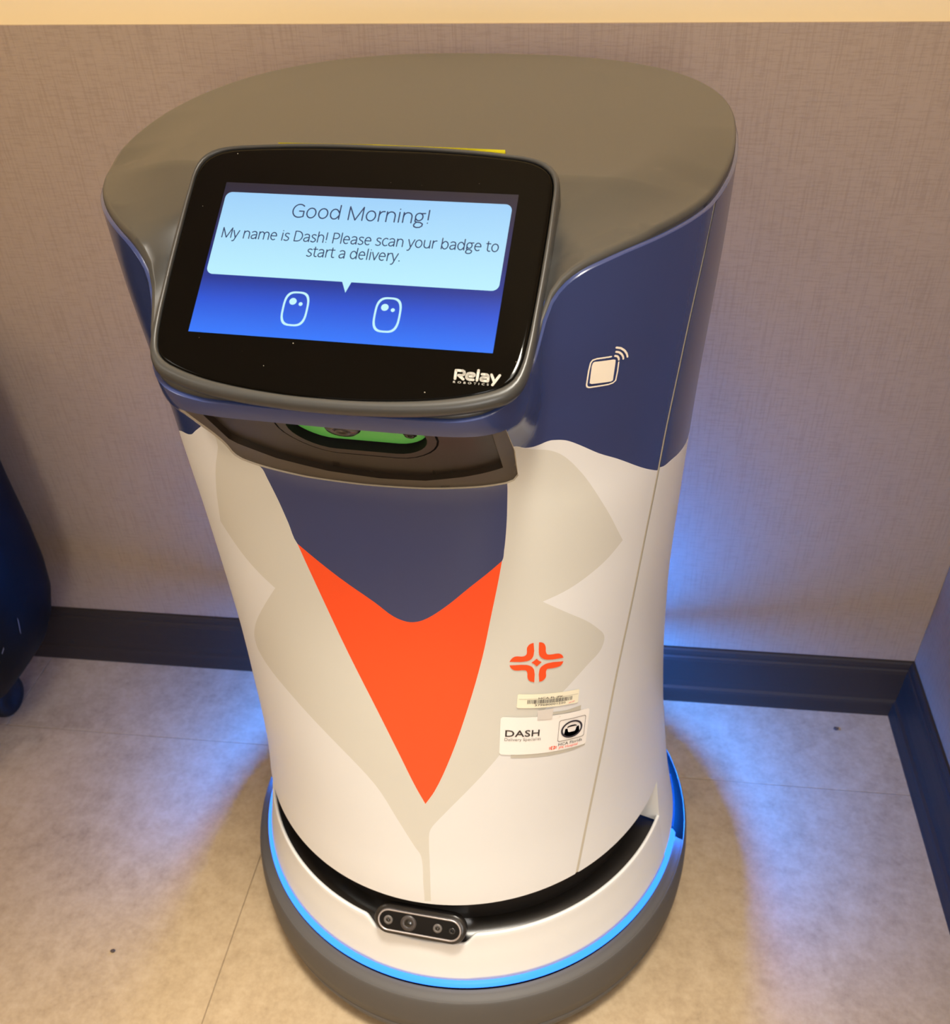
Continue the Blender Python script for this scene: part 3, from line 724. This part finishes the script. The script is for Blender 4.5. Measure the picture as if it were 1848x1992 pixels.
v, f = loft([[PO(*tz(p), -.0053) for p in op], [PO(*tz(p), -.0155) for p in op]], True); mesh('opening_wall', v, f, M['matte'], pan_o)
bd = stadium(st_c[0], st_c[1] + .0006, .0372, .0182)
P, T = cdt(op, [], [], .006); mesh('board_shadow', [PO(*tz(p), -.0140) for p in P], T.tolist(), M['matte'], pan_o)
P, T = cdt(bd, [], [], .006); board = mesh('sensor_board', [PO(*tz(p), -.0110) for p in P], T.tolist(), M['green'], robot, label='green depth sensor board half hidden under the brow')
def round_on(th, z, off, prof, m, name, parent, k=28, sx=1.0, **kw):
    """lathe (radius, height) standing on the shell at angle th (deg), height z"""
    t = math.radians(th); n = N3(t, z); o = Vector(PO(t, z, off)); x = Vector((math.cos(t), math.sin(t), 0)); x = (x - n * x.dot(n)).normalized(); y = n.cross(x)
    rings = [[tuple(o + x * (r * sx * math.cos(2 * PI * i / k)) + y * (r * math.sin(2 * PI * i / k)) + n * h) for i in range(k)] for r, h in prof]
    v, f = loft(rings, True, False, True); return mesh(name, v, f, m, parent, **kw)
round_on(.3, .8020, -.0110, [(.0105, 0), (.0105, .0005)], M['matte'], 'lens_hole', board, sx=1.25)
round_on(.4, .8030, -.0110, [(.0095, .0002), (.0095, .004), (.0075, .0062), (.0030, .0066), (.0026, .0058), (.0005, .0058)], M['lens'], 'sensor_lens', board, sx=1.2, label='grey domed lens')
round_on(8.9, .7950, -.0110, [(.0042, .0002), (.0042, .0006), (.0001, .0006)], M['matte'], 'screw_hole', board)
round_on(8.9, .7950, -.0110, [(.0030, .0005), (.0030, .0018), (.0012, .0018), (.0012, .0008), (.0001, .0008)], M['lens'], 'screw', board)

# ---- print and labels on the front panel
flat_on_shell('badge_reader_symbol', [stroke([uv(p) for p in CARDLINE], .0010, 8)] + [stroke([uv(p) for p in a], .0013, 8) for a in ARCS], M['cream'], front, .0005, label='cream outlined card symbol with radio waves')
decal('badge_reader_card', [[uv(p) for p in CARD]], M['cream'], front, .0004, label='cream filled card shape inside its outline')
decal('hospital_logo', [spline([uv(p) for p in L], True, 3, 62) for L in CROSS], M['orange'], front, .0004, .003, label='orange cross logo of four rounded corners and a small diamond')
def quad(Q):
    q = [uv(p) for p in Q]           # TL TR BR BL
    def fn(p):
        s, t = p; a = [q[3][i] + (q[2][i] - q[3][i]) * s for i in (0, 1)]; b = [q[0][i] + (q[1][i] - q[0][i]) * s for i in (0, 1)]
        return (a[0] + (b[0] - a[0]) * t, a[1] + (b[1] - a[1]) * t)
    return fn
def unit_rr(rx, ry, n=5):
    out = []
    for cx, cy, a in ((1 - rx, 1 - ry, 0), (rx, 1 - ry, 90), (rx, ry, 180), (1 - rx, ry, 270)):
        out += [(cx + rx * math.cos(math.radians(a + 90 * i / n)), cy + ry * math.sin(math.radians(a + 90 * i / n))) for i in range(n + 1)]
    return out
def subdiv(VF, n=1): return VF
# asset label: cream sticker with bar code
fs = quad(STICKER)
stk = decal('asset_label', [[fs(p) for p in unit_rr(.025, .10)]], M['label'], front, .0006, .0035, label='cream asset label with a bar code')
def bars():
    rnd = random.Random(5); x = .150; out = []
    while x < .872:
        w = rnd.choice((.006, .006, .010, .014)); out.append(([(x, .33), (min(x + w, .876), .33), (min(x + w, .876), .60), (x, .60)], [(0, 1, 2, 3)])); x += w + rnd.choice((.006, .008, .011))
    return out
flat_on_shell('bar_code', bars(), M['ink'], stk, .0009, fs)
def fine(VF, k=3): return VF
flat_on_shell('label_text', [fit(text2d('HCA FL JFK'), .315, .715, .64, cap=.13), fit(text2d('379680001220'), .265, .765, .15, cap=.13)], M['ink'], stk, .0009, fs)
flat_on_shell('label_line', [([(.02 + .03 * i, .645 + .001 * i) for i in range(33)] + [(.02 + .03 * i, .660 + .001 * i) for i in reversed(range(33))], [(i, i + 1, 64 - i, 65 - i) for i in range(32)])], M['inkgrey'], stk, .0009, fs)
flat_on_shell('pink_mark', [stroke([(.83, .12), (.86, .17), (.89, .16), (.92, .21)], .03, 6)], M['pink'], stk, .0009, fs)
# printed name badge
decal('badge_shadow', [[uv(p) for p in BSHADOW], [uv(p) for p in BSHADOW2]], M['shadow'], front, .0003, .004, label='grey shadow printed behind the name badge')
fb = quad(BADGE)
bdg = decal('name_badge', [[fb(p) for p in unit_rr(.03, .07)]], M['badge'], front, .0006, .004, label='white printed name badge reading DASH')
flat_on_shell('badge_name', [fit(text2d('DASH', .01, 1.03), .050, .405, .500, cap=.165)], M['ink'], bdg, .0010, fb)
flat_on_shell('badge_role', [fit(text2d('Delivery Specialist'), .045, .425, .385, cap=.075)], M['inkgrey'], bdg, .0010, fb)
def boxline(x0, x1, y0, y1, rx, ry, w):
    o = unit_rr(rx, ry); L = [(x0 + (x1 - x0) * p[0], y0 + (y1 - y0) * p[1]) for p in o]; c = ((x0 + x1) / 2, (y0 + y1) / 2)
    L = densify(L, .06); I = [(c[0] + (p[0] - c[0]) * (1 - w), c[1] + (p[1] - c[1]) * (1 - w * 1.4)) for p in L]; n = len(L)
    return (L + I, [(i, (i + 1) % n, n + (i + 1) % n, n + i) for i in range(n)])
flat_on_shell('picture_frame', [boxline(.618, .955, .255, .845, .08, .08, .035)], M['inkgrey'], bdg, .0010, fb)
def ell(cx, cy, a, b, k=40): return [(cx + a * math.cos(2 * PI * i / k), cy + b * math.sin(2 * PI * i / k)) for i in range(k)]
E1, E2 = ell(.785, .545, .135, .235), ell(.785, .545, .113, .192)
pic = [(E1 + E2, [(i, (i + 1) % 40, 40 + (i + 1) % 40, 40 + i) for i in range(40)])]
lo = [(.690, .42), (.700, .585), (.728, .575), (.738, .49), (.75, .47), (.82, .47), (.832, .50), (.842, .585), (.870, .600), (.884, .455), (.86, .385), (.82, .345), (.77, .335), (.72, .365)]
pic.append((lo, [(0, 1, 2, 3), (0, 3, 4, 13), (13, 4, 12), (4, 5, 11, 12), (5, 6, 10, 11), (6, 9, 10), (6, 7, 8, 9)]))
up_ = [(.722, .60), (.728, .635), (.76, .655), (.81, .655), (.84, .635), (.846, .605), (.82, .62), (.75, .615)]
pic.append((up_, [(0, 1, 2, 7), (7, 2, 3, 6), (6, 3, 4, 5)]))
flat_on_shell('badge_picture', pic, mat('dark badge picture', srgb(44, 42, 56), .5), bdg, .0010, fb, label='dark round emblem in a thin frame')
flat_on_shell('badge_hospital', [fit(text2d('HCA Florida'), .635, .935, .140, cap=.075)], M['ink'], bdg, .0010, fb)
flat_on_shell('badge_hospital_site', [fit(text2d('JFK Hospital'), .638, .880, .055, cap=.060)], M['orange'], bdg, .0010, fb, label='small orange lettering')
mini = []
for sx_ in (1, -1):
    for sy_ in (1, -1):
        L = [(.006, .014), (.006, .050), (.016, .050), (.020, .030), (.046, .026), (.046, .012), (.012, .012)]
        mini.append(([(.572 + sx_ * a, .115 + sy_ * b_) for a, b_ in L], [q if sx_ * sy_ < 0 else tuple(reversed(q)) for q in ((0, 1, 2, 3), (0, 3, 6), (3, 4, 5, 6))]))
flat_on_shell('badge_logo', mini, M['orange'], bdg, .0010, fb, label='tiny orange cross logo')
decal('badge_clip', [[uv(p) for p in CLIP]], M['clip'], bdg, .0011, .004, label='pale grey clip printed on the badge')
flat_on_shell('badge_slot', [boxline(.385, .625, .915, .985, .22, .4, .05)], M['clip'], bdg, .0009, fb)

# ---- base: skirt, black slot, depth camera, blue ring, bumper
def skt(th):
    d = math.degrees(th); a = abs(d + .3)
    n = 0.0 if a > 14.5 else (1.0 if a < 11.0 else .5 + .5 * math.cos(PI * (a - 11.0) / 3.5))
    return .2055 - .0155 * n
ths2 = [-SE + 2 * SE * i / 260 for i in range(261)]
rings = []
for k in range(13): rings.append([P3(t, .134 + (skt(t) - .0015 - .134) * k / 12) for t in ths2])
for o_, dz in ((-.0006, .0004), (-.0018, .0006), (-.0034, .0002), (-.0038, -.004), (-.0038, -.02)):
    rings.append([tuple(Vector(P3(t, skt(t) - .0015, o_)) + Vector((0, 0, .0015 - .0004 + dz))) for t in ths2])
rings = [[P3(t, .134, -.010) for t in ths2]] + rings
v, f = loft(rings, False); mesh('base_skirt', v, f, M['shellwhite'], robot, label='white band below the black sensor slot')
rb = []
for t in [SE + (2 * PI - 2 * SE) * i / 120 for i in range(121)]: rb.append(t)
v, f = loft([[P3(t, .1395, -.010) for t in rb], [P3(t, .1395) for t in rb]], False); mesh('skirt_underside', v, f, M['shellwhite'], rear)
# slot ends
for s in (1, -1):
    zz = [.196 + (ZB - .196) * i / 8 for i in range(9)]
    v, f = loft([[P3(s * SE, z) for z in zz], [P3(s * SE, z, -.03) for z in zz]], False); mesh('slot_end', v, f, M['shellwhite'], rear)
slt = []
for o_, z in ((-.030, .1885), (-.024, .200), (-.0215, .215), (-.020, .235), (-.019, .258), (-.018, .272)):
    slt.append([P3(-SE - .05 + 2 * (SE + .05) * i / 160, z, o_) for i in range(161)])
slt = [[P3(-SE - .05 + 2 * (SE + .05) * i / 160, .1885, -.003) for i in range(161)]] + slt
v, f = loft(slt, False); mesh('sensor_slot', v, f, M['slot'], robot, label='black wraparound sensor slot')
round_on(2.2, .2615, -.021, [(.0105, 0), (.0105, .0006), (.0001, .0006)], M['matte'], 'slot_recess', robot, sx=1.2)
# front depth camera, tilted up
DC = Matrix.Translation((.0012, -.2405, .2215)) @ Matrix.Rotation(math.radians(-36), 4, 'X') @ Matrix.Rotation(math.radians(90), 4, 'X')
def pill(hw, hh, z, k=14):
    out = []
    for s, a0 in ((1, -90), (-1, 90)):
        out += [(s * (hw - hh) + hh * math.cos(math.radians(a0 + 180 * i / k)), hh * math.sin(math.radians(a0 + 180 * i / k)), z) for i in range(k + 1)]
    return out
v, f = loft([pill(.0430, .0112, -.018), pill(.0430, .0112, -.0015), pill(.0425, .0107, -.0008), pill(.0405, .0087, -.0008)], True, False, True)
dcam = mesh('depth_camera', v, f, M['camface'], robot, matrix=DC, label='black pill-shaped camera with four lenses at the base')
v, f = loft([pill(.0432, .0114, -.006), pill(.0432, .0114, -.0004), pill(.0428, .0110, .0004), pill(.0416, .0098, .0004), pill(.0412, .0094, -.0010)], True)
mesh('camera_rim', v, f, M['rim'], dcam, label='silver rim')
v, f = loft([pill(.0475, .0155, -.010), pill(.0475, .0155, -.0040), pill(.0468, .0148, -.0030), pill(.0436, .0118, -.0024)], True)
mesh('camera_surround', v, f, M['slot'], dcam)
def lens(x, r, m1, m2, k=24):
    def ringz(r_, z): return [(x + r_ * math.cos(2 * PI * i / k), r_ * math.sin(2 * PI * i / k), z) for i in range(k)]
    v, f = loft([ringz(r, -.0009), ringz(r, .0002), ringz(r * .55, .0003), ringz(r * .50, -.0002)], True); 
    o = mesh('lens', v, f, m1, dcam)
    v2, f2 = loft([ringz(r * .52, -.0003), ringz(r * .3, .0004), ringz(r * .05, .0007)], True, False, True)
    me = o.data; n = len(v)
    mesh('lens_glass', v2, f2, m2, dcam)
lens(-.0322, .0046, M['lensring'], M['lens']); lens(-.0112, .0082, mat('dark lens ring', srgb(62, 56, 54), .4), M['lens']); lens(.0188, .0046, M['lensring'], M['lens']); lens(.0338, .0034, mat('smoky lens', srgb(36, 33, 32), .3), M['matte'])
# blue light ring (front diffuser) and the bright strips under the rear of the skirt
def band(t0, t1, pr, n=200): return loft([[(r * math.sin(t0 + (t1 - t0) * i / n), -r * math.cos(t0 + (t1 - t0) * i / n), z) for i in range(n + 1)] for r, z in pr], False)
v, f = band(-math.radians(86), math.radians(86), [(.2465, .1350), (.2496, .1340), (.2520, .1310), (.2535, .1278)]); mesh('light_ring', v, f, M['ring'], robot, label='glowing blue ring around the base')
v, f = band(math.radians(86), math.radians(104), [(.2478, .1396), (.2496, .1390), (.2500, .1376)], 30); mesh('light_ring', v, f, mat('dim blue diffuser', (0, .02, .1, 1), .4, .4, emit=(0.0, 0.09, 0.75, 1), strength=1.0), robot, label='dimmer end of the blue ring at the right')
v, f = band(math.radians(87), math.radians(273), [(.2385, .1372), (.2472, .1389)]); mesh('light_strip', v, f, M['led'], robot, label='blue light strip under the rear of the skirt')
DARK = mat('glow-absorbing black trough', (.002, .002, .0025, 1), .85, .05)  # near-black colour keeps the strip's blue light from glowing in the channel
v, f = band(math.radians(86), math.radians(274), [(.225, .1395), (.226, .1230), (.2450, .1225), (.2560, .1195), (.2587, .1181), (.2636, .1160)], 160)
mesh('light_trough', v, f, DARK, robot, label='channel behind the blue ring, blackened to absorb its glow')
v, f = band(-math.radians(86), math.radians(86), [(.225, .1395), (.226, .1230), (.2450, .1225), (.2520, .1208)], 160); mesh('light_trough', v, f, DARK, robot, label='channel behind the blue ring, blackened to absorb its glow')
BU = [(.2610, .1090), (.2634, .1162), (.2645, .1152), (.2655, .113), (.2675, .105), (.2688, .090), (.2692, .075), (.2685, .0565), (.2672, .0560), (.2672, .0545), (.2682, .0540), (.2650, .035), (.2580, .018), (.2480, .009), (.2300, .006), (.10, .006)]
v, f = band(0, 2 * PI, BU, 160); bmp = mesh('bumper', v, f, M['bumper'], robot, label='grey rounded bumper around the base')
v, f = band(-math.radians(86), math.radians(86), [(.2518, .1208), (.2535, .1206), (.2560, .1194), (.2585, .1180), (.2605, .1176), (.2625, .1167), (.2634, .1162)], 120); mesh('bumper_top', v, f, M['bumper'], bmp)
v, f = band(0, 2 * PI, [(.12, .0), (.13, .0), (.13, .0065), (.12, .0065)], 40); mesh('wheel_base', v, f, M['rubber'], robot)

# ------------------------------------------------------------------ navy wheeled bin at the left edge
bin_ = empty('wheeled_bin', (-1.425, -.165, 0), 0, label='dark navy moulded plastic bin on a small wheel at the left edge', cat='bin')
BZ = [(.072, .070, .050), (.080, .090, .064), (.100, .112, .076), (.130, .138, .090), (.165, .166, .102), (.205, .186, .110), (.245, .198, .114), (.29, .203, .116), (.35, .203, .116), (.43, .200, .114), (.52, .199, .113), (.60, .200, .114), (.607, .206, .119), (.622, .206, .119), (.622, .196, .110), (.56, .192, .107)]
rings = []
for z, a, b_ in BZ:
    rings.append([(a * math.copysign(abs(math.cos(t)) ** (2 / 2.8), math.cos(t)), b_ * math.copysign(abs(math.sin(t)) ** (2 / 2.8), math.sin(t)), z) for t in [2 * PI * i / 72 for i in range(72)]])
v, f = loft(rings, True, True, True); mesh('bin_body', v, f, M['cartnavy'], bin_)
SCF = mat('pale scuff', srgb(92, 95, 104), .6)
def scuff(L, w):
    V, Fc = stroke(L, w, 8); return V, Fc
mb = MB()
def bin_pt(t, z, off):
    for (z0, a0, b0), (z1, a1, b1) in zip(BZ[:-1], BZ[1:]):
        if z0 <= z <= z1: k = (z - z0) / (z1 - z0); a, b_ = a0 + (a1 - a0) * k, b0 + (b1 - b0) * k; break
    x = a * math.copysign(abs(math.cos(t)) ** (2 / 2.8), math.cos(t)); y = b_ * math.copysign(abs(math.sin(t)) ** (2 / 2.8), math.sin(t))
    return (x * (1 + off / a), y * (1 + off / b_), z)
for L, w in (([(-.24, .248), (-.22, .268)], .008), ([(-.50, .232), (-.47, .240)], .004)):
    V, Fc = stroke(L, w, 8); mb = MB(); mb.add([bin_pt(p[0], p[1], .0012) for p in V], Fc); mb.build('scuff', SCF, bin_, label='pale scuff mark')
def wheel(x, y, r, w, name):
    k = 32; pr = [(r * .55, -w / 2), (r * .86, -w / 2), (r * .97, -w * .36), (r, -w * .15), (r, w * .15), (r * .97, w * .36), (r * .86, w / 2), (r * .55, w / 2), (r * .3, w * .35)]
    rings = [[(x + h, y + a * math.cos(2 * PI * i / k), r + a * math.sin(2 * PI * i / k)) for i in range(k)] for a, h in pr]
    v, f = loft(rings, True, True, True); return mesh(name, v, f, M['rubber'], bin_)
for x, y in ((.052, .03), (-.13, .03), (.052, -.075), (-.13, -.075)):
    wheel(x, y, .034, .030, 'wheel')
    bm_ = MB(); v, f = loft([[(x + .012 * math.cos(2 * PI * i / 16), y + .012 * math.sin(2 * PI * i / 16), z) for i in range(16)] for z in (.060, .082)], True, True, True)
    mesh('wheel_stem', v, f, M['rubber'], bin_)
# two crumbs on the floor
def crumb(loc, r, lb):
    bm = bmesh.new(); bmesh.ops.create_icosphere(bm, subdivisions=2, radius=r)
    rnd = random.Random(int(loc[0] * 1000))
    for v_ in bm.verts: v_.co *= rnd.uniform(.75, 1.15); v_.co.z = max(-r * .5, v_.co.z * .6); v_.co.x *= 1.4
    me = bpy.data.meshes.new('crumb'); bm.to_mesh(me); bm.free(); me.materials.append(mat('dark crumb', srgb(74, 62, 54), .8))
    o = bpy.data.objects.new('crumb', me); COL.objects.link(o); o.location = (loc[0], loc[1], r * .5); props(o, lb, 'crumb')
crumb((-.100, -.052, 0), .0030, 'tiny dark crumb on the floor in the blue glow near the right corner')
crumb((-1.04, -.50, 0), .0024, 'tiny dark crumb on the floor left of the robot')
